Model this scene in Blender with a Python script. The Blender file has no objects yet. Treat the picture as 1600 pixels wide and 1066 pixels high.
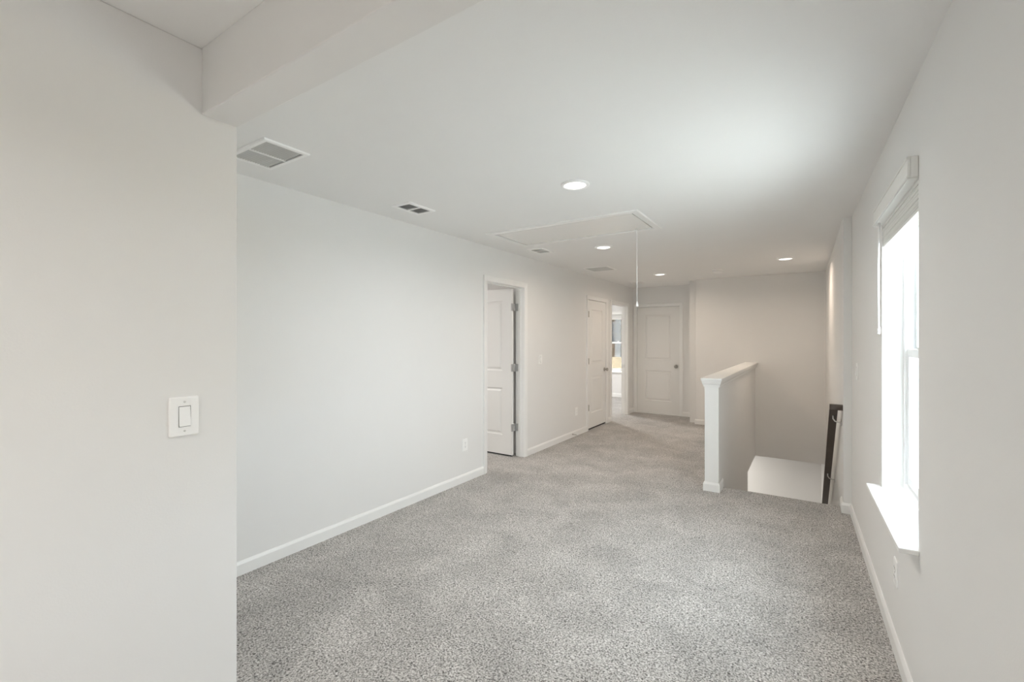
import bpy, bmesh, math, random
from mathutils import Matrix, Vector
random.seed(4)
S = bpy.context.scene
COL = S.collection
PI = math.pi

# ------------------------------------------------------------------ camera
EYE = 1.436
cd = bpy.data.cameras.new('camera'); cam = bpy.data.objects.new('camera', cd); COL.objects.link(cam)
cam.location = (0, 0, EYE)
cam.rotation_euler = (PI/2, 0, math.atan(464/705))
cd.sensor_width = 36; cd.lens = 705/1600*36; cd.shift_y = -3/1600
cd.clip_start = 0.02; cd.clip_end = 500
S.camera = cam

# ------------------------------------------------------------------ view, world, lights
S.view_settings.view_transform = 'Standard'; S.view_settings.look = 'None'
S.view_settings.gamma = 1; S.view_settings.use_curve_mapping = False
S.view_settings.exposure = 0.02
S.cycles.use_denoising = True
S.cycles.diffuse_bounces = 12; S.cycles.max_bounces = 16; S.cycles.transparent_max_bounces = 12
S.cycles.caustics_reflective = False; S.cycles.caustics_refractive = False
S.cycles.sample_clamp_indirect = 8
SKY = 17.5                 # overcast sky
LAMP = 8.5                 # watts of one ceiling light
WARM = (1.0, 0.82, 0.65)
SUN = 470.0                # high sun on the other side of the house, lighting the ground outside the windows
w = bpy.data.worlds.new('overcast_sky'); S.world = w; w.use_nodes = True
nt = w.node_tree; bg = nt.nodes['Background']
bg.inputs[0].default_value = (0.82, 0.905, 1.0, 1); bg.inputs[1].default_value = SKY

def area_light(name, loc, rot, sx, sy, watts, color, portal=False, shape='RECTANGLE', spread=PI):
    d = bpy.data.lights.new(name, 'AREA'); d.shape = shape; d.size = sx
    if shape == 'RECTANGLE': d.size_y = sy
    d.energy = watts; d.color = color; d.spread = spread
    o = bpy.data.objects.new(name, d); COL.objects.link(o)
    o.location = loc; o.rotation_euler = rot
    if portal: d.cycles.is_portal = True
    return o
sd_ = bpy.data.lights.new('sun', 'SUN'); sd_.energy = SUN; sd_.angle = math.radians(2); sd_.color = (1, .98, .95)
so_ = bpy.data.objects.new('sun', sd_); COL.objects.link(so_)
so_.rotation_euler = Vector((.27, .10, -.958)).to_track_quat('-Z', 'Y').to_euler()
# sky portal just outside the right window (it only guides the sampling of the sky)
area_light('portal_right', (0.62, 2.69, 1.36), (0, PI/2, 0), 1.6, 1.0, 1, (1, 1, 1), True)

# ------------------------------------------------------------------ helpers
class MB:
    def __init__(self): self.v = []; self.f = []; self.sm = []
    def add(self, vs, fs, smooth=False):
        b = len(self.v); self.v += [tuple(p) for p in vs]
        self.f += [tuple(i+b for i in f) for f in fs]; self.sm += [smooth]*len(fs); return self
    def box(self, x0, x1, y0, y1, z0, z1):
        return self.add([(x0,y0,z0),(x1,y0,z0),(x1,y1,z0),(x0,y1,z0),(x0,y0,z1),(x1,y0,z1),(x1,y1,z1),(x0,y1,z1)],
                        [(0,3,2,1),(4,5,6,7),(0,1,5,4),(1,2,6,5),(2,3,7,6),(3,0,4,7)])
    def prism(self, pts, z0, z1):
        n = len(pts)
        return self.add([(x,y,z0) for x,y in pts]+[(x,y,z1) for x,y in pts],
                        [tuple(range(n-1,-1,-1)), tuple(range(n,2*n))]+[(i,(i+1)%n,n+(i+1)%n,n+i) for i in range(n)])
    def lathe(self, prof, n=32, axis='z', org=(0,0,0), smooth=True):
        """prof: (radius, height) list; revolved about axis."""
        vs = []; fs = []
        for r, h in prof:
            for k in range(n):
                a = 2*PI*k/n; c, s = r*math.cos(a), r*math.sin(a)
                p = {'z': (c, s, h), 'y': (c, h, s), 'x': (h, c, s)}[axis]
                vs.append((p[0]+org[0], p[1]+org[1], p[2]+org[2]))
        m = len(prof)
        for i in range(m-1):
            for k in range(n):
                fs.append((i*n+k, i*n+(k+1) % n, (i+1)*n+(k+1) % n, (i+1)*n+k))
        self.add(vs, fs, smooth)
        b = len(self.v)-len(vs)
        for i in (0, m-1):
            if prof[i][0] > 1e-6:
                self.f.append(tuple(b+i*n+k for k in range(n))); self.sm.append(False)
        return self
    def tube(self, pts, r, n=10):
        vs = []; fs = []
        P = [Vector(p) for p in pts]
        for i, p in enumerate(P):
            d = (P[min(i+1, len(P)-1)]-P[max(i-1, 0)]).normalized()
            up = Vector((0,0,1)) if abs(d.z) < .9 else Vector((1,0,0))
            a = d.cross(up).normalized(); b = d.cross(a)
            for k in range(n):
                t = 2*PI*k/n; q = p+a*(r*math.cos(t))+b*(r*math.sin(t)); vs.append(tuple(q))
        for i in range(len(P)-1):
            for k in range(n):
                fs.append((i*n+k, i*n+(k+1) % n, (i+1)*n+(k+1) % n, (i+1)*n+k))
        fs += [tuple(range(n)), tuple(range((len(P)-1)*n, len(P)*n))]
        return self.add(vs, fs, True)
    def sweep(self, prof, path, closed=False):
        """prof: list of (a, b); path: list of functions (a, b) -> point, one per corner."""
        n = len(prof); vs = [g(a, b) for g in path for a, b in prof]; fs = []
        m = len(path)
        for i in range(m if closed else m-1):
            j = (i+1) % m
            for k in range(n):
                fs.append((i*n+k, i*n+(k+1) % n, j*n+(k+1) % n, j*n+k))
        if not closed: fs += [tuple(range(n)), tuple(range((m-1)*n, m*n))]
        return self.add(vs, fs)
    def build(self, name, mat, parent=None, loc=None, rotz=0, bevel=0, seg=2, mw=None):
        me = bpy.data.meshes.new(name); me.from_pydata(self.v, [], self.f)
        bm = bmesh.new(); bm.from_mesh(me); bmesh.ops.recalc_face_normals(bm, faces=bm.faces)
        bm.to_mesh(me); bm.free()
        for p, s in zip(me.polygons, self.sm): p.use_smooth = s
        me.materials.append(mat)
        o = bpy.data.objects.new(name, me); COL.objects.link(o)
        if parent: o.parent = parent
        if loc: o.location = loc
        o.rotation_euler = (0, 0, rotz)
        if mw is not None: o.matrix_world = mw
        if bevel:
            b = o.modifiers.new('edge', 'BEVEL'); b.width = bevel; b.segments = seg; b.limit_method = 'ANGLE'; b.angle_limit = math.radians(40)
        return o

def tag(o, label, cat, group=None):
    o['label'] = label; o['category'] = cat
    if group: o['group'] = group
    return o
def thing(name, label, cat, loc, rotz=0, group=None):
    o = bpy.data.objects.new(name, None); COL.objects.link(o); o.empty_display_size = .05
    o.location = loc; o.rotation_euler = (0, 0, rotz)
    return tag(o, label, cat, group)
def struct(o, label=None):
    o['kind'] = 'structure'
    if label: o['label'] = label
    return o
def struct_empty(name, label, loc, rotz=0):
    o = bpy.data.objects.new(name, None); COL.objects.link(o); o.empty_display_size = .05
    o.location = loc; o.rotation_euler = (0, 0, rotz)
    return struct(o, label)
def dup(root, loc, label, group=None):
    r = root.copy(); COL.objects.link(r); r.location = loc; r['label'] = label
    if group: r['group'] = group
    for ch in list(root.children):
        c = ch.copy(); COL.objects.link(c); c.parent = r
        for g in list(ch.children):
            d = g.copy(); COL.objects.link(d); d.parent = c
    return r

# ------------------------------------------------------------------ materials
def mat(name, col, rough=.5, bump=0, bscale=200, metal=0, spec=.5, vary=0, vscale=3):
    m = bpy.data.materials.new(name); m.use_nodes = True; t = m.node_tree; n = t.nodes; L = t.links
    p = n['Principled BSDF']; p.inputs['Base Color'].default_value = (*col, 1)
    p.inputs['Roughness'].default_value = rough; p.inputs['Metallic'].default_value = metal
    p.inputs['Specular IOR Level'].default_value = spec
    tc = n.new('ShaderNodeTexCoord')
    if vary:
        no = n.new('ShaderNodeTexNoise'); no.inputs['Scale'].default_value = vscale; no.inputs['Detail'].default_value = 4
        L.new(tc.outputs['Object'], no.inputs['Vector'])
        hs = n.new('ShaderNodeMix'); hs.data_type = 'RGBA'
        hs.inputs[6].default_value = (*[c*(1-vary) for c in col], 1); hs.inputs[7].default_value = (*[min(1, c*(1+vary)) for c in col], 1)
        L.new(no.outputs['Fac'], hs.inputs[0]); L.new(hs.outputs[2], p.inputs['Base Color'])
    if bump:
        nb = n.new('ShaderNodeTexNoise'); nb.inputs['Scale'].default_value = bscale; nb.inputs['Detail'].default_value = 2
        L.new(tc.outputs['Object'], nb.inputs['Vector'])
        b = n.new('ShaderNodeBump'); b.inputs['Strength'].default_value = bump; b.inputs['Distance'].default_value = .002
        L.new(nb.outputs['Fac'], b.inputs['Height']); L.new(b.outputs['Normal'], p.inputs['Normal'])
    return m
M = {}
M['wall'] = mat('wall_paint', (.80, .796, .788), .75, .10, 160, spec=.25, vary=.012)
M['ceiling'] = mat('ceiling_paint', (.855, .855, .85), .85, .10, 130, spec=.2, vary=.01)
M['trim'] = mat('trim_paint', (.86, .86, .85), .38, spec=.45, vary=.008)
M['door'] = mat('door_paint', (.82, .815, .80), .42, .06, 90, spec=.45, vary=.008)
M['hatch'] = mat('hatch_paint', (.82, .82, .805), .22, .02, 30, spec=.5, vary=.01)
M['plastic'] = mat('white_plastic', (.92, .92, .915), .3, spec=.5, vary=.006)
M['vinyl'] = mat('window_vinyl', (.86, .87, .88), .35, spec=.5, vary=.006)
M['slot'] = mat('dark_slot', (.05, .05, .05), .6, vary=.1)
M['grille_back'] = mat('grille_backing', (.16, .16, .16), .8, .3, 80, vary=.15)  # flat dark grey sheet behind the vent fins
M['fin'] = mat('grille_fin', (.64, .64, .63), .5, vary=.03)
M['nickel'] = mat('satin_nickel', (.74, .735, .72), .34, metal=1, vary=.04, vscale=40)
M['dark_nickel'] = mat('aged_nickel', (.42, .40, .37), .3, metal=1, vary=.06, vscale=40)
M['hinge_plate'] = mat('satin_hinge_plate', (.52, .52, .515), .45, metal=.35, vary=.05, vscale=40)
M['rail_wood'] = mat('espresso_wood', (.075, .058, .048), .28, .05, 60, spec=.5, vary=.25, vscale=18)
M['blind'] = mat('blind_white', (.82, .82, .80), .45, vary=.02)
M['attic'] = mat('attic_shade_black', (.03, .027, .025), .9, vary=.1)
M['dark_strip'] = mat('under_door_strip', (.03, .03, .03), .8, vary=.1)  # near-black strip filling the gap under a door leaf

def carpet_mat():
    m = bpy.data.materials.new('tuft_shade_carpet'); m.use_nodes = True; t = m.node_tree; n = t.nodes; L = t.links
    p = n['Principled BSDF']; p.inputs['Roughness'].default_value = .95; p.inputs['Specular IOR Level'].default_value = .1
    p.inputs['Sheen Weight'].default_value = .15; p.inputs['Sheen Roughness'].default_value = .6
    tc = n.new('ShaderNodeTexCoord')
    warp = n.new('ShaderNodeTexNoise'); warp.inputs['Scale'].default_value = 45; warp.inputs['Detail'].default_value = 2
    L.new(tc.outputs['Object'], warp.inputs['Vector'])
    mx = n.new('ShaderNodeMix'); mx.data_type = 'RGBA'; mx.blend_type = 'ADD'; mx.inputs[0].default_value = .018
    L.new(tc.outputs['Object'], mx.inputs[6]); L.new(warp.outputs['Color'], mx.inputs[7])
    n1 = n.new('ShaderNodeTexNoise'); n1.inputs['Scale'].default_value = 120; n1.inputs['Detail'].default_value = 3; n1.inputs['Roughness'].default_value = .7
    L.new(mx.outputs[2], n1.inputs['Vector'])
    r = n.new('ShaderNodeValToRGB'); e = r.color_ramp.elements
    e[0].position = .35; e[0].color = (.065, .060, .057, 1)  # dark stops paint the shade between tufts into the pile colour
    e[1].position = .66; e[1].color = (.82, .80, .78, 1)
    k = e.new(.43); k.color = (.27, .256, .243, 1)
    k = e.new(.53); k.color = (.55, .53, .51, 1)
    L.new(n1.outputs['Fac'], r.inputs['Fac'])
    big = n.new('ShaderNodeTexNoise'); big.inputs['Scale'].default_value = 3.2; big.inputs['Detail'].default_value = 3; big.inputs['Distortion'].default_value = .6
    L.new(tc.outputs['Object'], big.inputs['Vector'])
    rb = n.new('ShaderNodeMapRange'); rb.inputs['From Min'].default_value = .3; rb.inputs['From Max'].default_value = .7
    rb.inputs['To Min'].default_value = .78; rb.inputs['To Max'].default_value = 1.04
    L.new(big.outputs['Fac'], rb.inputs['Value'])
    mul = n.new('ShaderNodeMix'); mul.data_type = 'RGBA'; mul.blend_type = 'MULTIPLY'; mul.inputs[0].default_value = 1
    L.new(r.outputs['Color'], mul.inputs[6]); L.new(rb.outputs['Result'], mul.inputs[7])
    L.new(mul.outputs[2], p.inputs['Base Color'])
    b = n.new('ShaderNodeBump'); b.inputs['Strength'].default_value = .7; b.inputs['Distance'].default_value = .008
    L.new(n1.outputs['Fac'], b.inputs['Height']); L.new(b.outputs['Normal'], p.inputs['Normal'])
    return m
M['carpet'] = carpet_mat()

def emit(name, col, s):
    m = bpy.data.materials.new(name); m.use_nodes = True; t = m.node_tree
    p = t.nodes['Principled BSDF']; p.inputs['Base Color'].default_value = (*col, 1)
    p.inputs['Emission Color'].default_value = (*col, 1); p.inputs['Emission Strength'].default_value = s
    return m
M['lens'] = emit('lamp_lens', (1, .97, .92), 1.8)

def glass_mat(name, tint):
    m = bpy.data.materials.new(name); m.use_nodes = True; t = m.node_tree; n = t.nodes; L = t.links
    n.remove(n['Principled BSDF']); out = n['Material Output']
    tr = n.new('ShaderNodeBsdfTransparent'); tr.inputs[0].default_value = (*tint, 1)
    gl = n.new('ShaderNodeBsdfGlossy'); gl.inputs['Roughness'].default_value = .02
    lw = n.new('ShaderNodeLayerWeight'); lw.inputs['Blend'].default_value = .5
    pw = n.new('ShaderNodeMath'); pw.operation = 'POWER'; pw.inputs[1].default_value = 4.5; L.new(lw.outputs['Facing'], pw.inputs[0])
    fr = n.new('ShaderNodeMapRange'); fr.inputs['To Min'].default_value = .045; fr.inputs['To Max'].default_value = .9; L.new(pw.outputs[0], fr.inputs['Value'])
    mx = n.new('ShaderNodeMixShader'); L.new(fr.outputs[0], mx.inputs[0]); L.new(tr.outputs[0], mx.inputs[1]); L.new(gl.outputs[0], mx.inputs[2])
    L.new(mx.outputs[0], out.inputs[0]); return m
M['glass'] = glass_mat('window_glass', (.93, .96, .95))
M['dimming_glass'] = glass_mat('dimming_window_glass', (.24, .245, .25))  # tint added to dim the bright outdoors behind the far room window
M['siding'] = mat('white_siding', (.62, .64, .66), .6, vary=.03)
M['tan_siding'] = mat('tan_siding', (.30, .225, .16), .7, vary=.06)
M['house_glass'] = mat('dark_house_glass', (.10, .105, .12), .2, vary=.1)
M['roof'] = mat('shingle_roof', (.12, .11, .11), .9, .3, 20, vary=.2)
M['straw'] = mat('straw_bank', (.09, .07, .038), .95, .4, 6, vary=.25, vscale=.6)
M['pale_ground'] = mat('pale_ground', (.46, .46, .45), .95, .4, 6, vary=.15, vscale=.6)
M['lawn'] = mat('lawn', (.20, .27, .12), .95, .4, 6, vary=.25, vscale=.6)

# ------------------------------------------------------------------ key dimensions
CZ = 2.44                               # ceiling height
XL = -2.895                             # left wall face
XN = -1.75                              # near wall face
YE = 0.828; YH = 0.712                  # opening beam: far and near face
YN = 4.81                               # stair nosing
YS = 8.08; YF = 8.745                   # stair far wall, hall far wall
XP0, XP1 = -0.83, -0.71                 # half wall
LZ = -2.80                              # lower storey floor
UZ = -0.41                              # underside of the floor structure
AR, BR = .395, -.022                    # right wall x = AR + BR*y
MR = Matrix.Translation((AR, 0, 0)) @ Matrix.Rotation(math.atan(-BR), 4, 'Z')
def xs(y): return .2366-.009*(y-4.62)   # stair right wall

# ------------------------------------------------------------------ shell
f = MB()
f.box(-2.94, .6, -3.2, YN-.03, UZ, 0)
f.box(-2.94, XP1-.06, YN-.03, 11.0, UZ, 0)
f.box(-6.2, -2.94, -3.2, 11.0, UZ, 0)
f.box(XP1-.06, .6, YS+.06, 11.0, UZ+.002, 0)
# rounded stair nosing
nz = [(YN-.03, -.06), (YN-.012, -.055), (YN-.002, -.04), (YN, -.02), (YN-.006, -.006), (YN-.03, 0)]
f.add([(x, y, z) for x in (XP1, xs(YN)+.02) for y, z in nz], [(0,1,2,3,4,5), (6,7,8,9,10,11)]+[(i, (i+1) % 6, 6+(i+1) % 6, 6+i) for i in range(6)])
floor = struct(f.build('floor', M['carpet']), 'grey beige carpet floor of the loft and hall, speckled by painted tuft shade')

HX0, HX1, HY0, HY1 = -2.545, -1.135, 3.472, 4.130       # attic hatch hole
c = MB()
c.box(-6.2, .6, -3.2, HY0, CZ, CZ+.14); c.box(-6.2, .6, HY1, 11.0, CZ, CZ+.14)
c.box(-6.2, HX0, HY0, HY1, CZ, CZ+.14); c.box(HX1, .6, HY0, HY1, CZ, CZ+.14)
struct(c.build('ceiling', M['ceiling']), 'flat white painted ceiling')
struct(MB().box(HX0-.05, HX1+.05, HY0-.05, HY1+.05, CZ+.14, CZ+.2).build('ceiling_attic_shade_lid', M['attic']))  # near-black lid, its colour painting the shade inside the hatch gap

def wall_y(mb, x0, x1, y0, y1, z0, z1, holes):
    """wall running along y with rectangular holes (ya, yb, za, zb)"""
    y = y0
    for ya, yb, za, zb in sorted(holes):
        mb.box(x0, x1, y, ya, z0, z1)
        if za > z0: mb.box(x0, x1, ya, yb, z0, za)
        if zb < z1: mb.box(x0, x1, ya, yb, zb, z1)
        y = yb
    mb.box(x0, x1, y, y1, z0, z1); return mb
WT = .115
D1 = (3.90, 4.66); D2 = (6.56, 7.31); D3 = (7.575, 8.395); DH = 2.06
m = wall_y(MB(), XL-WT, XL, YE, YF+.1, 0, CZ, [(D1[0]-.018, D1[1]+.018, 0, DH+.018), (D2[0]-.018, D2[1]+.018, 0, DH+.018), (D3[0]-.018, D3[1]+.018, 0, DH+.018)])
struct(m.build('wall_left', M['wall']), 'long pale left wall with three doorways')
struct(MB().box(XN-.13, XN, -3.2, YE, 0, CZ).box(XL-WT, XN-.13, YH, YE, 0, CZ).build('wall_near', M['wall'], bevel=.006), 'near left wall end carrying the large switch')
struct(MB().box(XN, .6, YH, YE, 2.21, CZ).build('wall_header', M['wall'], bevel=.004), 'dropped header crossing the ceiling at the upper left')
struct(MB().box(-3.1, .7, -3.2, -3.05, 0, CZ).build('wall_back', M['wall']))
# right wall, slightly out of square, in its own frame (x outward, y along)
WY0, WY1, WZ0, WZ1 = 2.262, 3.112, .615, 2.085
m = wall_y(MB(), 0, .17, -3.2, 4.62, UZ, CZ, [(WY0, WY1, WZ0, WZ1)])
struct(m.build('wall_right', M['wall'], mw=MR), 'right wall with the window')
m = MB().prism([(xs(4.62), 4.62), (.60, 4.62), (.60, 10.3), (xs(10.3), 10.3)], LZ, CZ)
struct(m.build('wall_stair_right', M['wall'], bevel=.003), 'stairwell right wall carrying the handrail')
struct(MB().box(-1.60, .6, YS, YS+.12, UZ, CZ).build('wall_stair_far', M['wall'], bevel=.003), 'beige wall across the far end of the stairwell')
struct(MB().box(XL-WT, -2.840, YF, YF+.12, 0, CZ).box(-1.996, -1.60, YF, YF+.12, 0, CZ).box(-2.840, -1.996, YF, YF+.12, 2.074, CZ).box(-1.72, -1.60, YS+.12, YF, 0, CZ).build('wall_hall_far', M['wall']), 'wall at the far end of the hall around the closed door')
# stairwell left side below the floor, and the lower storey
struct(MB().box(XP1-.10, XP1, 4.4, 7.03, LZ, UZ).build('wall_stair_left', M['wall']))
struct(MB().box(-4.6, .6, 9.9, 10.05, LZ, UZ).build('wall_lower_far', M['wall']), 'lower storey wall seen down the stairwell')
struct(MB().box(-4.75, -4.6, 4.4, 10.05, LZ, UZ).box(-4.75, .6, 4.28, 4.4, LZ, UZ).build('wall_lower_left', M['wall']))
struct(MB().box(-4.75, .6, 4.28, 10.05, LZ-.1, LZ).build('floor_lower', M['carpet']))
# rooms behind the doors
struct(MB().box(-6.3, -6.15, -3.2, 11.0, 0, CZ).build('wall_outer_left', M['wall']))
struct(MB().box(-6.15, XL-WT, 1.2, 1.32, 0, CZ).box(-6.15, XL-WT, 4.74, 4.86, 0, CZ).build('wall_bedroom', M['wall']))
struct(MB().box(-6.15, XL-WT, 7.3, 7.42, 0, CZ).box(-3.7, XL-WT, 6.2, 6.32, 0, CZ).box(-3.7, -3.58, 6.32, 7.3, 0, CZ).build('wall_closet', M['wall']))
W2X0, W2X1 = -4.62, -3.72
m = MB()
m.box(-6.15, W2X0, 10.8, 10.96, 0, CZ).box(W2X1, .6, 10.8, 10.96, 0, CZ).box(W2X0, W2X1, 10.8, 10.96, 0, .60).box(W2X0, W2X1, 10.8, 10.96, WZ1, CZ)
struct(m.build('wall_outer_far', M['wall']), 'outer wall of the far room with its window')
struct(MB().box(-2.3, -2.18, YF+.12, 10.8, 0, CZ).build('wall_room_right', M['wall']))

# ------------------------------------------------------------------ baseboards
BH, BT = .084, .013
BP = [(0, 0), (BT, 0), (BT, BH-.018), (BT-.004, BH-.008), (.005, BH), (0, BH)]
def base(name, p0, p1, nrm, label=None, cut0=0, cut1=0):
    """p0, p1 on the wall face; nrm points into the room"""
    p0 = Vector((*p0, 0)); p1 = Vector((*p1, 0)); nrm = Vector((*nrm, 0)); d = (p1-p0).normalized()
    mb = MB().sweep(BP, [lambda a, b: tuple(p0+nrm*a-d*(a*cut0)+Vector((0, 0, b))), lambda a, b: tuple(p1+nrm*a+d*(a*cut1)+Vector((0, 0, b)))])
    return struct(mb.build(name, M['trim']), label)
base('baseboard_left', (XL, YE), (XL, D1[0]-.062), (1, 0), 'white baseboard along the near left wall')
base('baseboard_left', (XL, D1[1]+.062), (XL, D2[0]-.062), (1, 0), 'white baseboard between the open door and closet door')
base('baseboard_left', (XL, D2[1]+.062), (XL, D3[0]-.062), (1, 0))
base('baseboard_left', (XL, D3[1]+.062), (XL, YF), (1, 0))
base('baseboard_hall_far', (-1.955, YF), (-1.72, YF), (0, -1), 'short white baseboard right of the hall end door')
base('baseboard_stair_far', (-1.60, YS), (XP0, YS), (0, -1), 'short white baseboard left of the half wall', cut0=1)
base('baseboard_hall_return', (-1.60, YS), (-1.60, YF), (-1, 0), cut0=1)
R3 = MR.to_3x3()
def rw(y, n=0): return (MR @ Vector((-n, y, 0)))[:2]
nr = tuple((R3 @ Vector((-1, 0, 0)))[:2])
base('baseboard_right', rw(-3.05), rw(4.62), nr, 'white baseboard under the window wall', cut1=0)
base('baseboard_jog', (xs(4.62), 4.62), (AR+BR*4.62, 4.62), (0, -1), 'short baseboard on the wall jog at the stair top', cut0=1)
base('baseboard_stair_right', (xs(4.62), 4.62), (xs(4.79), 4.79), (-1, 0), cut0=1)
base('baseboard_near', (XN, -3.05), (XN, YE), (1, 0), cut1=1)
base('baseboard_near_end', (XL, YE), (XN, YE), (0, 1), cut1=1)
base('baseboard_room_far', (-6.15, 10.8), (-2.3, 10.8), (0, -1), 'white baseboard under the far room window')

# ------------------------------------------------------------------ half wall by the stairs
hw = struct(MB().box(XP0+.004, XP1, 4.605, YS, 0, 1.03).box(XP1-.10, XP1, YN-.2, YS, UZ, .0).build('wall_half', M['wall']), 'half height stair wall with white cap and end board')
MB().box(XP0+.002, XP1+.004, 4.588, 4.606, BH, 1.0).build('end_board', M['trim'], hw, bevel=.0015)
MB().box(XP0-.028, XP1+.038, 4.552, YS, 1.048, 1.068).build('cap', M['trim'], hw, bevel=.004)
PC = [(0, .985), (.010, .985), (.012, 1.005), (.020, 1.018), (.022, 1.030), (.026, 1.034), (.026, 1.048), (0, 1.048)]
def ring(x0, x1, y0, y1):
    return [lambda a, b: (x0-a, y1, b), lambda a, b: (x0-a, y0-a, b), lambda a, b: (x1+a, y0-a, b), lambda a, b: (x1+a, y1, b)]
MB().sweep(PC, ring(XP0+.002, XP1+.004, 4.588, YS)).build('crown_moulding', M['trim'], hw)
MB().sweep(BP, [lambda a, b: (XP0+.002-a, YS, b), lambda a, b: (XP0+.002-a, 4.588-a, b), lambda a, b: (XP1+.004+a, 4.588-a, b), lambda a, b: (XP1+.004+a, 4.79, b)]).build('baseboard', M['trim'], hw)

# ------------------------------------------------------------------ stairs (carpeted, going down away from the loft)
st = thing('staircase', 'carpeted stairs descending behind the half wall', 'staircase', (XP1, YN, 0))
for k in range(13):
    y0 = k*.254; z = -(k+1)*.19
    MB().box(.008, .905, y0, y0+.28, z-.19, z).build('tread', M['carpet'], st, bevel=.012)

# ------------------------------------------------------------------ doors
CP = [(0, 0), (0, .010), (.008, .012), (.030, .014), (.048, .018), (.058, .018), (.060, .014), (.060, 0)]
def casing(parent, w_, h, rev=.005, yb=0, sgn=-1):
    def P(a, b, x, z): return (x, yb+sgn*b, z)
    L0 = [lambda a, b: P(a, b, -rev-a+2*rev-rev*0, 0), lambda a, b: P(a, b, rev-a, h-rev+a)]
    L0[0] = lambda a, b: P(a, b, rev-a, 0)
    MB().sweep([(a-rev, b) for a, b in CP], [lambda a, b: P(a, b, -rev-a, 0), lambda a, b: P(a, b, -rev-a, h+rev+a)]).build('casing', M['trim'], parent)
    MB().sweep([(a-rev, b) for a, b in CP], [lambda a, b: P(a, b, w_+rev+a, 0), lambda a, b: P(a, b, w_+rev+a, h+rev+a)]).build('casing', M['trim'], parent)
    MB().sweep([(a-rev, b) for a, b in CP], [lambda a, b: P(a, b, -rev-a, h+rev+a), lambda a, b: P(a, b, w_+rev+a, h+rev+a)]).build('casing', M['trim'], parent)
def jamb(parent, w_, h, depth, stop_y):
    mb = MB().box(-.018, 0, 0, depth, 0, h+.018).box(w_, w_+.018, 0, depth, 0, h+.018).box(0, w_, 0, depth, h, h+.018)
    mb.build('jamb', M['trim'], parent)
    s = MB().box(0, .011, stop_y, stop_y+.033, 0, h).box(w_-.011, w_, stop_y, stop_y+.033, 0, h).box(.011, w_-.011, stop_y, stop_y+.033, h-.011, h)
    s.build('door_stop_strip', M['trim'], parent)
def slab(w_, h, t=.035):
    mb = MB(); mg = .152*w_/.80 if w_ > .7 else .13
    rects = [(mg, w_-mg, .235, .815), (mg, w_-mg, 1.025, h-.145)]
    for side in (0, 1):
        def P(x, d, z): return (x, d if side == 0 else t-d, z)
        x0, x1 = mg, w_-mg; zs = [0, .235, .815, 1.025, h-.145, h]
        mb.add([P(0,0,0), P(x0,0,0), P(x0,0,h), P(0,0,h)], [(0,1,2,3)])
        mb.add([P(x1,0,0), P(w_,0,0), P(w_,0,h), P(x1,0,h)], [(0,1,2,3)])
        for a, b in ((0, .235), (.815, 1.025), (h-.145, h)):
            mb.add([P(x0,0,a), P(x1,0,a), P(x1,0,b), P(x0,0,b)], [(0,1,2,3)])
        for xa, xb, za, zb in rects:
            vs = []
            prof = [(0, 0), (.003, .011), (.010, .014), (.024, .014), (.040, .004), (.048, .003)]
            for i, d in prof: vs += [P(xa+i,d,za+i), P(xb-i,d,za+i), P(xb-i,d,zb-i), P(xa+i,d,zb-i)]
            fs = []
            for j in range(len(prof)-1):
                for k in range(4): fs.append((4*j+k, 4*j+(k+1) % 4, 4*j+4+(k+1) % 4, 4*j+4+k))
            n = 4*(len(prof)-1); fs.append((n, n+1, n+2, n+3)); mb.add(vs, fs)
    mb.add([(0,0,0),(w_,0,0),(w_,t,0),(0,t,0)], [(0,1,2,3)]); mb.add([(0,0,h),(w_,0,h),(w_,t,h),(0,t,h)], [(0,1,2,3)])
    mb.add([(0,0,0),(0,t,0),(0,t,h),(0,0,h)], [(0,1,2,3)]); mb.add([(w_,0,0),(w_,t,0),(w_,t,h),(w_,0,h)], [(0,1,2,3)])
    return mb
def slab_build(name, mb, parent, loc=(0,0,0), rotz=0):
    return mb.build(name, M['door'], parent, loc, rotz)
def knob(parent, x, z, y=0, mt='dark_nickel'):
    p = [(.0, 0), (.031, 0), (.033, -.004), (.030, -.009), (.013, -.011), (.0115, -.030), (.016, -.036), (.0255, -.046), (.028, -.055), (.026, -.064), (.018, -.069), (0, -.070)]
    o = MB().lathe(p, 24, 'y', (x, y, z)).build('knob', M[mt], parent); o['label'] = 'satin metal round door knob'; return o
def hinge_knuckle(parent, x, y, z, mt='dark_nickel', leaf=None):
    mb = MB()
    for k in range(5):
        mb.lathe([(0, -.0445+k*.018), (.0068, -.0445+k*.018), (.0068, -.0275+k*.018), (0, -.0275+k*.018)], 10, 'z', (x, y, z))
    mb.lathe([(0, .0455), (.005, .0455), (.0045, .052), (0, .053)], 10, 'z', (x, y, z))
    if leaf:
        for l in leaf: mb.box(l[0], l[1], l[2], l[3], z-.0445, z+.0455)
    return mb.build('hinge', M[mt], parent)

HZ = (.354, 1.085, 1.825)
# open door
d1 = struct_empty('door_1', 'white two panel door standing open in the nearest doorway', (XL, D1[0], 0), PI/2)
w1 = D1[1]-D1[0]
casing(d1, w1, DH); jamb(d1, w1, DH, WT, .040)
ls = slab_build('door_leaf', slab(.738, 2.03), d1, (w1-.075, .125+.738, .020), -PI/2)
MB().box(w1-.060, w1-.055, .14, .85, .003, .022).build('under_door_strip', M['dark_strip'], d1)
for z in HZ:
    hinge_knuckle(d1, w1-.037, .118, z, 'hinge_plate', [(w1-.003, w1, .080, .122), (w1-.078, w1, .1195, .1225), (w1-.078, w1-.075, .1195, .135)])
knob(ls, .06, .90, 0)
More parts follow.
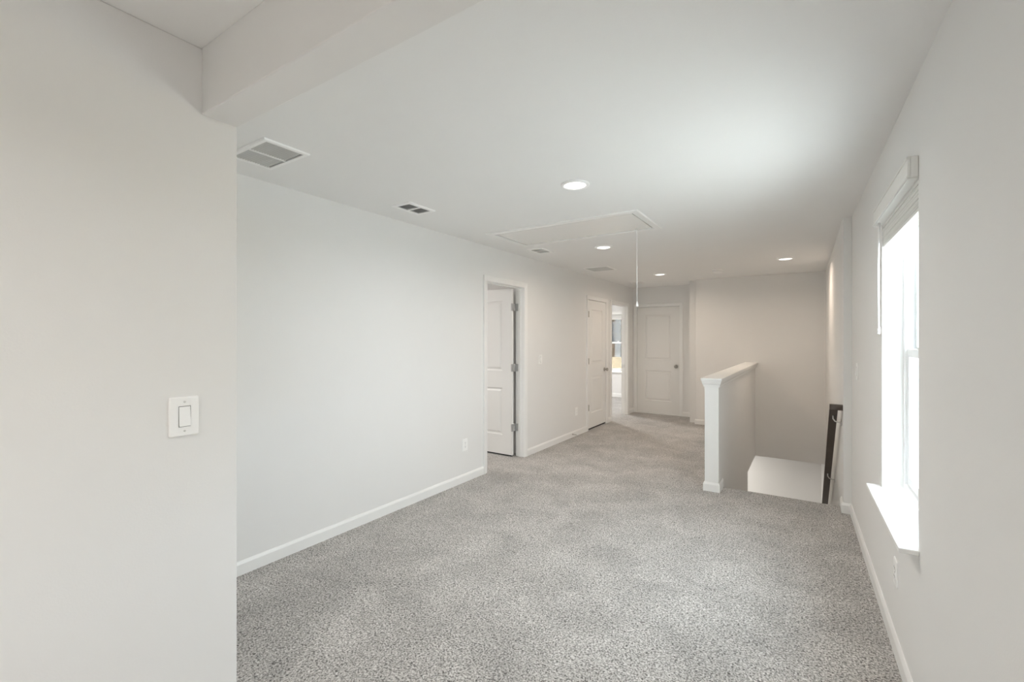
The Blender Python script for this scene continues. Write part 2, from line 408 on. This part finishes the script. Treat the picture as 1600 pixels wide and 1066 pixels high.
# closet door, closed, flush with the hall side
d2 = struct_empty('door_2', 'narrow closed white closet door with round knob in the left wall', (XL, D2[0], 0), PI/2)
w2 = D2[1]-D2[0]
casing(d2, w2, DH); jamb(d2, w2, DH, WT, .040)
l2 = slab_build('door_leaf', slab(w2-.008, 2.028), d2, (.004, .003, .024))
for z in HZ: hinge_knuckle(d2, .008, -.013, z)
knob(l2, w2-.008-.062, .90, 0)
MB().box(.002, w2-.002, .010, .04, .001, .022).build('under_door_strip', M['dark_strip'], d2)
# open doorway to the far room
d3 = struct_empty('door_3', 'open white cased doorway to the bright far room', (XL, D3[0], 0), PI/2)
w3 = D3[1]-D3[0]
casing(d3, w3, DH); jamb(d3, w3, DH, WT, .040)
MB().box(w3-.0125, w3-.0105, .046, .070, .89, .95).box(w3-.0005, w3-.003, .078, .108, .89, .95).build('strike_plate', M['nickel'], d3)
l3 = slab_build('door_leaf', slab(.80, 2.03), d3, (.022, .125+.80, .015), -PI/2)
for z in HZ: hinge_knuckle(d3, .010, .124, z, 'nickel')
# hall end door, closed
X4 = -2.822
d4 = struct_empty('door_4', 'closed white two panel door at the hall end', (X4, YF, 0), 0)
w4 = .808
casing(d4, w4, DH-.004); jamb(d4, w4, DH-.004, .12, .052)
l4 = slab_build('door_leaf', slab(w4-.008, 2.03), d4, (.004, .014, .016))
knob(l4, w4-.008-.06, .905, 0)
MB().box(.0, w4, .0, .03, .0005, .012).build('threshold', M['trim'], d4)

# ------------------------------------------------------------------ windows
def window(parent, w_, z0, z1, yf, zm, glass):
    """frame in local coords: x 0..w_, y depth outward from yf, z z0..z1; zm meeting rail"""
    F = .038
    MB().box(0, F, yf, yf+.075, z0, z1).box(w_-F, w_, yf, yf+.075, z0, z1).box(F, w_-F, yf, yf+.075, z1-F, z1).box(F, w_-F, yf, yf+.075, z0, z0+F).build('window_frame', M['vinyl'], parent, bevel=.003)
    T = .042
    def sash(name, y, za, zb):
        s = MB().box(F, F+T, y, y+.028, za, zb).box(w_-F-T, w_-F, y, y+.028, za, zb).box(F+T, w_-F-T, y, y+.028, za, za+T).box(F+T, w_-F-T, y, y+.028, zb-T, zb).build(name, M['vinyl'], parent, bevel=.003)
        MB().box(F+T-.004, w_-F-T+.004, y+.012, y+.016, za+T-.004, zb-T+.004).build('pane', glass, s)
        return s
    lo = sash('lower_sash', yf+.010, z0+F, zm+.021)
    sash('upper_sash', yf+.042, zm-.021, z1-F)
    for xx in (w_*.3, w_*.7):
        MB().box(xx-.028, xx+.028, yf+.012, yf+.036, zm+.021, zm+.030).box(xx-.008, xx+.022, yf+.008, yf+.030, zm+.030, zm+.038).build('sash_lock', M['vinyl'], lo, bevel=.002)
# right window: local frame rotated so that x runs along the wall away from the far end, y outward
w1o = bpy.data.objects.new('window_1', None); COL.objects.link(w1o); struct(w1o, 'tall white double hung window in the right wall')
w1o.matrix_world = MR @ Matrix.Translation((0, WY1, 0)) @ Matrix.Rotation(-PI/2, 4, 'Z')   # local x -> -y, local y -> +x
WW = WY1-WY0
window(w1o, WW, .648, WZ1, .088, 1.365, M['glass'])
MB().box(-.05, WW+.016, -.062, .0, .622, .642).box(.001, WW-.001, 0, .10, .622, .642).build('window_sill', M['trim'], w1o, bevel=.004)
MB().box(.0, .004, 0, .088, .642, WZ1).box(WW-.004, WW, 0, .088, .642, WZ1).box(0, WW, 0, .088, WZ1-.004, WZ1).build('window_return', M['trim'], w1o)
# far room window
w2o = struct_empty('window_2', 'far room window seen through the open doorway', (W2X0, 10.8, 0), 0)
window(w2o, W2X1-W2X0, .625, WZ1, .075, 1.345, M['dimming_glass'])
MB().box(-.05, W2X1-W2X0+.05, -.045, .0, .602, .622).box(.001, W2X1-W2X0-.001, 0, .09, .602, .622).build('window_sill', M['trim'], w2o, bevel=.004)

# ------------------------------------------------------------------ blinds
def blind(label, mw, w_, depth0, val_y, nslat, group):
    b = thing('window_blind', label, 'blind', (0, 0, 0), 0, group); b.matrix_world = mw
    VT, VB = 2.128, 2.048
    vp = MB().box(-.014, w_+.004, val_y, val_y+.010, VB, VT).box(-.014, -.004, val_y+.010, -.001, VB, VT).box(w_-.006, w_+.004, val_y+.010, -.001, VB, VT)
    vp.box(-.017, w_+.007, val_y-.003, val_y+.010, VT-.010, VT).box(-.017, w_+.007, val_y-.003, val_y+.010, VB, VB+.008)
    vp.build('valance', M['blind'], b, bevel=.002)
    MB().box(-.012, w_+.002, val_y+.001, -.002, 2.044, 2.0475).box(.002, w_-.008, -.002, depth0+.050, 2.044, 2.082).box(.008, w_-.012, depth0, depth0+.05, 2.030, 2.050).build('headrail', M['blind'], b, bevel=.002)
    me = None; z = 2.026
    for k in range(nslat):
        if me is None:
            s = MB().add([(x, depth0+y, dz+q) for q in (0, -.0026) for x in (.008, w_-.012) for y, dz in ((0, 0), (.0125, .0012), (.025, .0016), (.0375, .0012), (.05, 0))],
                         [(0,1,6,5),(1,2,7,6),(2,3,8,7),(3,4,9,8),(10,15,16,11),(11,16,17,12),(12,17,18,13),(13,18,19,14),(0,5,15,10),(4,14,19,9),(0,10,11,1),(1,11,12,2),(2,12,13,3),(3,13,14,4),(5,6,16,15),(6,7,17,16),(7,8,18,17),(8,9,19,18)])
            o = s.build('slat', M['blind'], b); me = o.data
        else:
            o = bpy.data.objects.new('slat', me); COL.objects.link(o); o.parent = b
        o.location = (0, random.uniform(-.0012, .0012), z-k*.0034-.003)
    zb = z-nslat*.0034-.004
    br = MB().box(.008, w_-.012, depth0+.0, depth0+.051, zb-.016, zb).build('bottom_rail', M['blind'], b, bevel=.003)
    for xx in (.16, w_*.5, w_-.16):
        MB().lathe([(0, 0), (.006, 0), (.006, -.002), (0, -.003)], 10, 'z', (xx, depth0+.025, zb-.016)).build('cord_button', M['plastic'], br)
    wd = MB().tube([(.075, -.020, 2.045), (.074, -.024, 1.80), (.075, -.022, 1.463)], .0045, 8)
    wd.lathe([(0, 1.463), (.006, 1.463), (.006, 1.49), (.0045, 1.50)], 8, 'z', (.075, -.022, 0))
    wd.build('tilt_wand', M['plastic'], b)
    return b
blind('white faux wood blind pulled up at the right wall window', w1o.matrix_world.copy(), WW, .004, -.034, 24, None)
blind('white blind pulled up on the far room window beyond the doorway', Matrix.Translation((W2X0, 10.8, 0)), W2X1-W2X0, .004, -.034, 24, None)

# ------------------------------------------------------------------ ceiling lights
def light(name, label, loc, group):
    t = thing(name, label, 'light', loc, 0, group)
    MB().lathe([(.094, 0), (.094, -.004), (.090, -.009), (.080, -.012), (.072, -.010), (.070, -.004), (.070, 0)], 48).build('trim_ring', M['plastic'], t)
    MB().lathe([(.070, -.004), (.066, -.008), (.055, -.011), (.035, -.0125), (0, -.013)], 40).build('lens', M['lens'], t)
    return t
LG = 'round recessed ceiling lights'
spots = [(-1.268, 2.672, 'largest nearest round ceiling light, before the attic hatch'),
         (-1.870, 4.654, 'round ceiling light just beyond the attic hatch'),
         (-1.925, 7.081, 'round ceiling light near the hall end door'),
         (-0.246, 6.560, 'round ceiling light over the stairwell')]
l0 = None
for x, y, lab in spots:
    if l0 is None: l0 = light('ceiling_light', lab, (x, y, CZ), LG)
    else: dup(l0, (x, y, CZ), lab)
for x, y, k in [(s_[0], s_[1], 1) for s_ in spots]:
    near = y < 4
    area_light('lamp_or_fill', (x, y, CZ-.022), (0, 0, 0), .13, .13, LAMP*(1.7 if near else 1), (1, .95, .88) if near else WARM, shape='DISK', spread=math.radians(165))
area_light('lamp_or_fill', (-.75, -1.2, CZ-.03), (0, 0, 0), .14, .14, LAMP*3.9, (1, .955, .90), shape='DISK', spread=math.radians(158))
area_light('lamp_or_fill', (-4.6, 3.2, CZ-.03), (0, 0, 0), .3, .3, LAMP*4, (1, .95, .90), shape='DISK')  # unseen fill added in the bedroom to brighten the open door leaf
area_light('lamp_or_fill', (-4.4, 9.0, CZ-.03), (0, 0, 0), .3, .3, LAMP*7, (1, .98, .95), shape='DISK')  # unseen fill added to the far room, standing in for its daylight
area_light('lamp_or_fill', (-1.9, 8.9, UZ-.04), (0, 0, 0), .4, .4, LAMP*6, (1, .95, .87), shape='DISK')  # unseen fill added below to brighten the lower storey wall

# ------------------------------------------------------------------ vents
def frame_ring(mb, x0, x1, y0, y1, wd, th):
    pr = [(0, 0), (.002, -th*.6), (.006, -th), (wd-.002, -th), (wd, -th+.002), (wd, 0)]
    return mb.sweep(pr, [lambda a, b: (x0+a, y0+a, b), lambda a, b: (x1-a, y0+a, b), lambda a, b: (x1-a, y1-a, b), lambda a, b: (x0+a, y1-a, b)], True)
def vent(name, label, loc, sx, sy, wd, bar, along, pitch, fw, group=None, th=.009, tilt=1, back='grille_back'):
    t = thing(name, label, 'vent', loc, 0, group)
    frame_ring(MB(), -sx/2, sx/2, -sy/2, sy/2, wd, th).build('frame', M['plastic'], t)
    ix, iy = sx/2-wd, sy/2-wd
    MB().box(-ix, ix, -iy, iy, -.0012, -.0004).build('backing', M[back], t)
    if bar == 'y': MB().box(-.006, .006, -iy, iy, -th, -.0015).build('divider', M['plastic'], t)
    if bar == 'x': MB().box(-ix, ix, -.008, .008, -th, -.0015).build('divider', M['plastic'], t)
    n = int((2*iy if along == 'x' else 2*ix)/pitch); me = None
    for k in range(n):
        p = (-iy if along == 'x' else -ix)+(k+.5)*pitch
        if me is None:
            h = th-.0025; q = .0011
            if along == 'x': vs = [(x, y, z) for x in (-ix, ix) for y, z in ((-fw-q, -.0018), (-fw+q, -.0018), (fw*tilt+q, -h), (fw*tilt-q, -h))]
            else: vs = [(x, y, z) for y in (-iy, iy) for x, z in ((-fw-q, -.0018), (-fw+q, -.0018), (fw*tilt+q, -h), (fw*tilt-q, -h))]
            o = MB().add(vs, [(0,1,2,3),(7,6,5,4),(0,4,5,1),(1,5,6,2),(2,6,7,3),(3,7,4,0)]).build('fin', M['fin'], t); me = o.data
        else:
            o = bpy.data.objects.new('fin', me); COL.objects.link(o); o.parent = t
        o.location = (0, p, 0) if along == 'x' else (p, 0, 0)
    return t
vent('return_grille', 'large white return air grille on the ceiling beside the near wall end', (-2.455, 1.320, CZ), .39, .25, .026, 'y', 'x', .0135, .0034)
vent('return_grille', 'white return air grille on the ceiling between hatch and closet door', (-2.492, 6.068, CZ), .372, .395, .026, None, 'x', .0125, .0034)
r0 = vent('supply_register', 'small white ceiling register over the left wall before the hatch', (-2.53, 2.475, CZ), .192, .282, .030, 'x', 'y', .0125, .0034, 'small ceiling registers')
r1 = vent('supply_register', 'small white ceiling register beside the attic hatch, toward the left wall', (-2.54, 4.45, CZ), .192, .282, .030, 'x', 'y', .0125, .0034, 'small ceiling registers', back='plastic')
dup(r1, (-2.56, 7.95, CZ), 'small white ceiling register above the far doorway')

# ------------------------------------------------------------------ attic hatch
ah = thing('attic_hatch', 'white rectangular attic stair hatch in the ceiling with a pull cord', 'hatch', (-1.833, 3.806, CZ))
ax, ay = -1.833, 3.806
fx0, fx1, fy0, fy1 = -2.572-ax, -1.108-ax, 3.445-ay, 4.158-ay
HP = [(0, 0), (0, -.006), (.006, -.011), (.054, -.011), (.060, -.007), (.060, .002)]
corners = [(fx0, fy0, 1, 1), (fx1, fy0, -1, 1), (fx1, fy1, -1, -1), (fx0, fy1, 1, -1)]
for i in range(4):
    A = corners[i]; B = corners[(i+1) % 4]
    MB().sweep(HP, [lambda a, b, A=A: (A[0]+A[2]*a, A[1]+A[3]*a, b), lambda a, b, B=B: (B[0]+B[2]*a, B[1]+B[3]*a, b)]).build('frame_board', M['trim'], ah)
pn = MB().box(-2.498-ax, -1.181-ax, 3.520-ay, 4.088-ay, -.004, .012).build('panel', M['hatch'], ah, bevel=.0015)
for x in (-2.40, -1.95, -1.50, -1.26):
    for y in (3.56, 4.05):
        MB().lathe([(0, -.0028), (.006, -.0028), (.008, -.002), (.008, -.001)], 10, 'z', (x-ax, y-ay, 0)).build('screw', M['fin'], pn)
cdx, cdy = -1.297-ax, 4.017-ay
cr = MB().tube([(cdx, cdy, -.002), (cdx+.001, cdy, -.3), (cdx+.003, cdy, -.70)], .0032, 8).build('pull_cord', M['plastic'], ah)
MB().lathe([(.003, -.665), (.006, -.672), (.0105, -.692), (.0115, -.706), (.009, -.713), (0, -.714)], 14, 'z', (cdx+.003, cdy, 0)).build('cord_pull', M['plastic'], cr)

# ------------------------------------------------------------------ smoke detector
sd = thing('smoke_detector', 'round white smoke detector on the ceiling before the stairwell wall', 'smoke detector', (-1.103, 7.10, CZ))
MB().lathe([(.072, 0), (.072, -.016), (.068, -.019), (.050, -.019)], 36).build('base', M['plastic'], sd)
MB().lathe([(.058, -.019), (.066, -.025), (.066, -.034), (.058, -.046), (.040, -.051), (0, -.052)], 36).build('cover', M['plastic'], sd)

# ------------------------------------------------------------------ switches and outlets
def rrect(w_, h, r, n=4):
    pts = []
    for cx, cz, a0 in ((w_/2-r, h/2-r, 0), (-w_/2+r, h/2-r, 90), (-w_/2+r, -h/2+r, 180), (w_/2-r, -h/2+r, 270)):
        for k in range(n+1):
            a = math.radians(a0+90*k/n); pts.append((cx+r*math.cos(a), cz+r*math.sin(a)))
    return pts
def plate_mesh(w_, h, t):
    lay = [(0, 0), (-t*.55, 0), (-t*.9, .0018), (-t, .004)]; vs = []; n = None
    for y, ins in lay:
        p = rrect(w_-2*ins, h-2*ins, .005); n = len(p); vs += [(x, y, z) for x, z in p]
    fs = [(i*n+k, i*n+(k+1) % n, (i+1)*n+(k+1) % n, (i+1)*n+k) for i in range(len(lay)-1) for k in range(n)]
    fs += [tuple(range(3*n, 4*n)), tuple(range(n))]
    return MB().add(vs, fs)
def rocker(parent, t, x=0):
    s = MB().box(x-.0175, x+.0175, -t-.0004, -t+.001, -.0345, .0345).build('switch_bezel', M['slot'], parent)
    a = MB().add([(xx, yy, zz) for xx in (x-.0163, x+.0163) for yy, zz in ((-t, -.033), (-t-.0062, -.0325), (-t-.0030, .0), (-t-.0012, .0325), (-t, .033))],
             [(0,1,2,3,4), (9,8,7,6,5), (0,5,6,1), (1,6,7,2), (2,7,8,3), (3,8,9,4)])
    a.build('rocker', M['plastic'], parent, bevel=.0006)
def screw(parent, x, z, t):
    MB().lathe([(.0035, -t+.0005), (.0035, -t-.0008), (.0022, -t-.0014), (0, -t-.0014)], 12, 'y', (x, 0, z)).box(x-.0004, x+.0004, -t-.0017, -t-.0012, z-.0026, z+.0026).build('screw', M['fin'], parent)
def switch(label, loc, rotz, w_, h, t, group=None):
    o = thing('light_switch', label, 'switch', loc, rotz, group)
    plate_mesh(w_, h, t).build('plate', M['plastic'], o)
    rocker(o, t); screw(o, 0, .0485, t); screw(o, 0, -.0485, t)
    return o
def outlet(label, loc, rotz, group):
    o = thing('wall_outlet', label, 'outlet', loc, rotz, group); t = .006
    plate_mesh(.078, .122, t).build('plate', M['plastic'], o)
    for z in (-.020, .020):
        r = MB().add([(x, y, z+zz) for y in (-t+.001, -t-.0022) for x, zz in rrect(.034, .029, .010)], [tuple(range(20)), tuple(range(20, 40))]+[(k, (k+1) % 20, 20+(k+1) % 20, 20+k) for k in range(20)]).build('receptacle', M['plastic'], o)
        MB().box(-.0078, -.0056, -t-.0026, -t-.0018, z-.001, z+.008).box(.0056, .0078, -t-.0026, -t-.0018, z-.001, z+.007).lathe([(0, -t-.0018), (.0024, -t-.0018), (.0024, -t-.0026), (0, -t-.0026)], 10, 'y', (0, 0, z-.007)).build('slot', M['slot'], r)
    screw(o, 0, 0, t)
    return o
switch('large white rocker switch on the near left wall', (XN, .658, 1.178), PI/2, .086, .131, .008, None)
switch('white rocker switch on the left wall right of the open door', (XL, 5.06, 1.172), PI/2, .080, .124, .007, None)
RR = -PI/2+math.atan(-BR)
px, py = rw(4.225); switch('white rocker switch on the right wall beyond the window', (px, py, 1.195), RR, .078, .122, .007, None)
outlet('white outlet low on the left wall before the open door', (XL, 3.535, .372), PI/2, None)
outlet('white outlet low on the left wall before the closet door', (XL, 6.14, .358), PI/2, None)
px, py = rw(2.70); outlet('white outlet under the right wall window', (px, py, .365), RR, None)

# ------------------------------------------------------------------ spring door stop
ds = thing('door_stop', 'small metal spring door stop on the left baseboard', 'door stop', (XL+BT, 5.99, .045), 0)
pts = []
for k in range(80):
    a = k/8*2*PI; pts.append((.006+.062*k/79, .0055*math.cos(a), .0055*math.sin(a)))
MB().tube(pts, .0014, 6).build('spring', M['dark_nickel'], ds)
MB().lathe([(0, 0), (.010, 0), (.010, .004), (.006, .008), (0, .008)], 14, 'x').build('base', M['dark_nickel'], ds)
MB().lathe([(.0, .066), (.0075, .066), (.0075, .078), (.005, .081), (0, .081)], 14, 'x').build('tip', M['plastic'], ds)

# ------------------------------------------------------------------ handrail
hr = thing('handrail', 'dark brown wooden handrail sloping down the right stairwell wall', 'handrail', (.20, 4.70, .86))
ox, oy, oz = .20, 4.70, .86
SL = .748                                         # fall per metre
xr = lambda y: xs(y)-.032                          # right side of rail
RPF = [(-.058, -.045), (-.058, -.006), (-.052, 0), (-.006, 0), (0, -.006), (0, -.045)]
y0, y1 = 4.70, 8.05
def rp(y, z): return lambda a, b: (xr(y)+a-ox, y-oy, z+b-oz)
MB().sweep(RPF, [rp(y0, .885), rp(y1, .885-SL*(y1-y0))]).build('rail', M['rail_wood'], hr)
MB().sweep([(0, -.045), (0, -.006), (.006, 0), (.052, 0), (.058, -.006), (.058, -.045)], [lambda a, b: (xr(y0)-.058-ox, y0-.056+a-oy, .885+b-oz), lambda a, b: (xs(y0)-ox, y0-.056+a-oy, .885+b-oz)]).build('wall_return', M['rail_wood'], hr)
for yb in (4.79, 5.80, 6.80, 7.75):
    zt = .885-SL*(yb-y0)-.050
    b = MB().tube([(xr(yb)-.029-ox, yb-oy, zt+.008-oz), (xr(yb)-.029-ox, yb-oy, zt-.020-oz), (xr(yb)-.015-ox, yb-oy, zt-.042-oz), (xr(yb)+.015-ox, yb-oy, zt-.050-oz), (xs(yb)-.003-ox, yb-oy, zt-.050-oz)], .0055, 8)
    b.lathe([(0, xs(yb)-.004-ox), (.026, xs(yb)-.004-ox), (.026, xs(yb)-ox), (0, xs(yb)-ox)], 18, 'x', (0, yb-oy, zt-.050-oz))
    b.build('bracket', M['nickel'], hr)

# ------------------------------------------------------------------ outside
g = MB().add([(-60, -40, -2.95), (60, -40, -2.95), (60, 14, -2.95), (-60, 14, -2.95)], [(0,1,2,3)])
struct(g.build('ground', M['pale_ground']), 'pale graded ground outside the house')
g = MB().add([(-60, 14, -2.95), (60, 14, -2.95), (60, 34, -.15), (-60, 34, -.15), (60, 120, .3), (-60, 120, .3)], [(0,1,2,3), (3,2,4,5)])
struct(g.build('ground_bank', M['straw']), 'straw covered bank outside')
def house(label, loc, sx, sy, z0, h):
    t = thing('house', label, 'house', loc)
    MB().box(0, sx, 0, sy, z0, h).build('wall', M['tan_siding'], t)
    MB().add([(-.5, -.5, h+.3), (sx+.5, -.5, h+.3), (sx+.5, sy+.5, h+.3), (-.5, sy+.5, h+.3), (-.5, sy/2, h+3), (sx+.5, sy/2, h+3)], [(0,1,5,4), (2,3,4,5), (0,4,3), (1,2,5), (0,3,2,1)]).build('roof', M['roof'], t)
    MB().box(-.5, sx+.5, -.45, -.02, h-.05, h+.3).build('eave_board', M['siding'], t)
    for x in (0, sx):
        MB().box(x-.24, x+.24, -.07, .16, z0, h).build('corner_board', M['siding'], t)
    for x in (1.0, 3.4, sx-1.30):
        for zz in (1.15, ):
            f_ = MB().box(x-.1, x+1.02, -.06, .02, zz-.12, zz+1.80).build('window', M['siding'], t)
            MB().box(x, x+.92, -.09, -.05, zz, zz+.78).build('pane', M['house_glass'], f_)
            MB().box(x, x+.92, -.09, -.05, zz+.90, zz+1.68).build('pane', M['house_glass'], f_)
    n = int((h-z0)/.24)
    for k in range(n):
        MB().add([(x, y, z0+k*.24+z) for x in (.2, sx-.2) for y, z in ((.01, 0), (-.035, 0), (-.012, .235), (.01, .235))], [(0,1,2,3), (7,6,5,4), (0,4,5,1), (1,5,6,2), (2,6,7,3), (3,7,4,0)]).build('siding_board', M['tan_siding'], t)
    return t
house('tan house with white corner boards beyond the bank, seen through the far room window', (-21.0, 38, 0), 7.05, 8, -.6, 3.65)
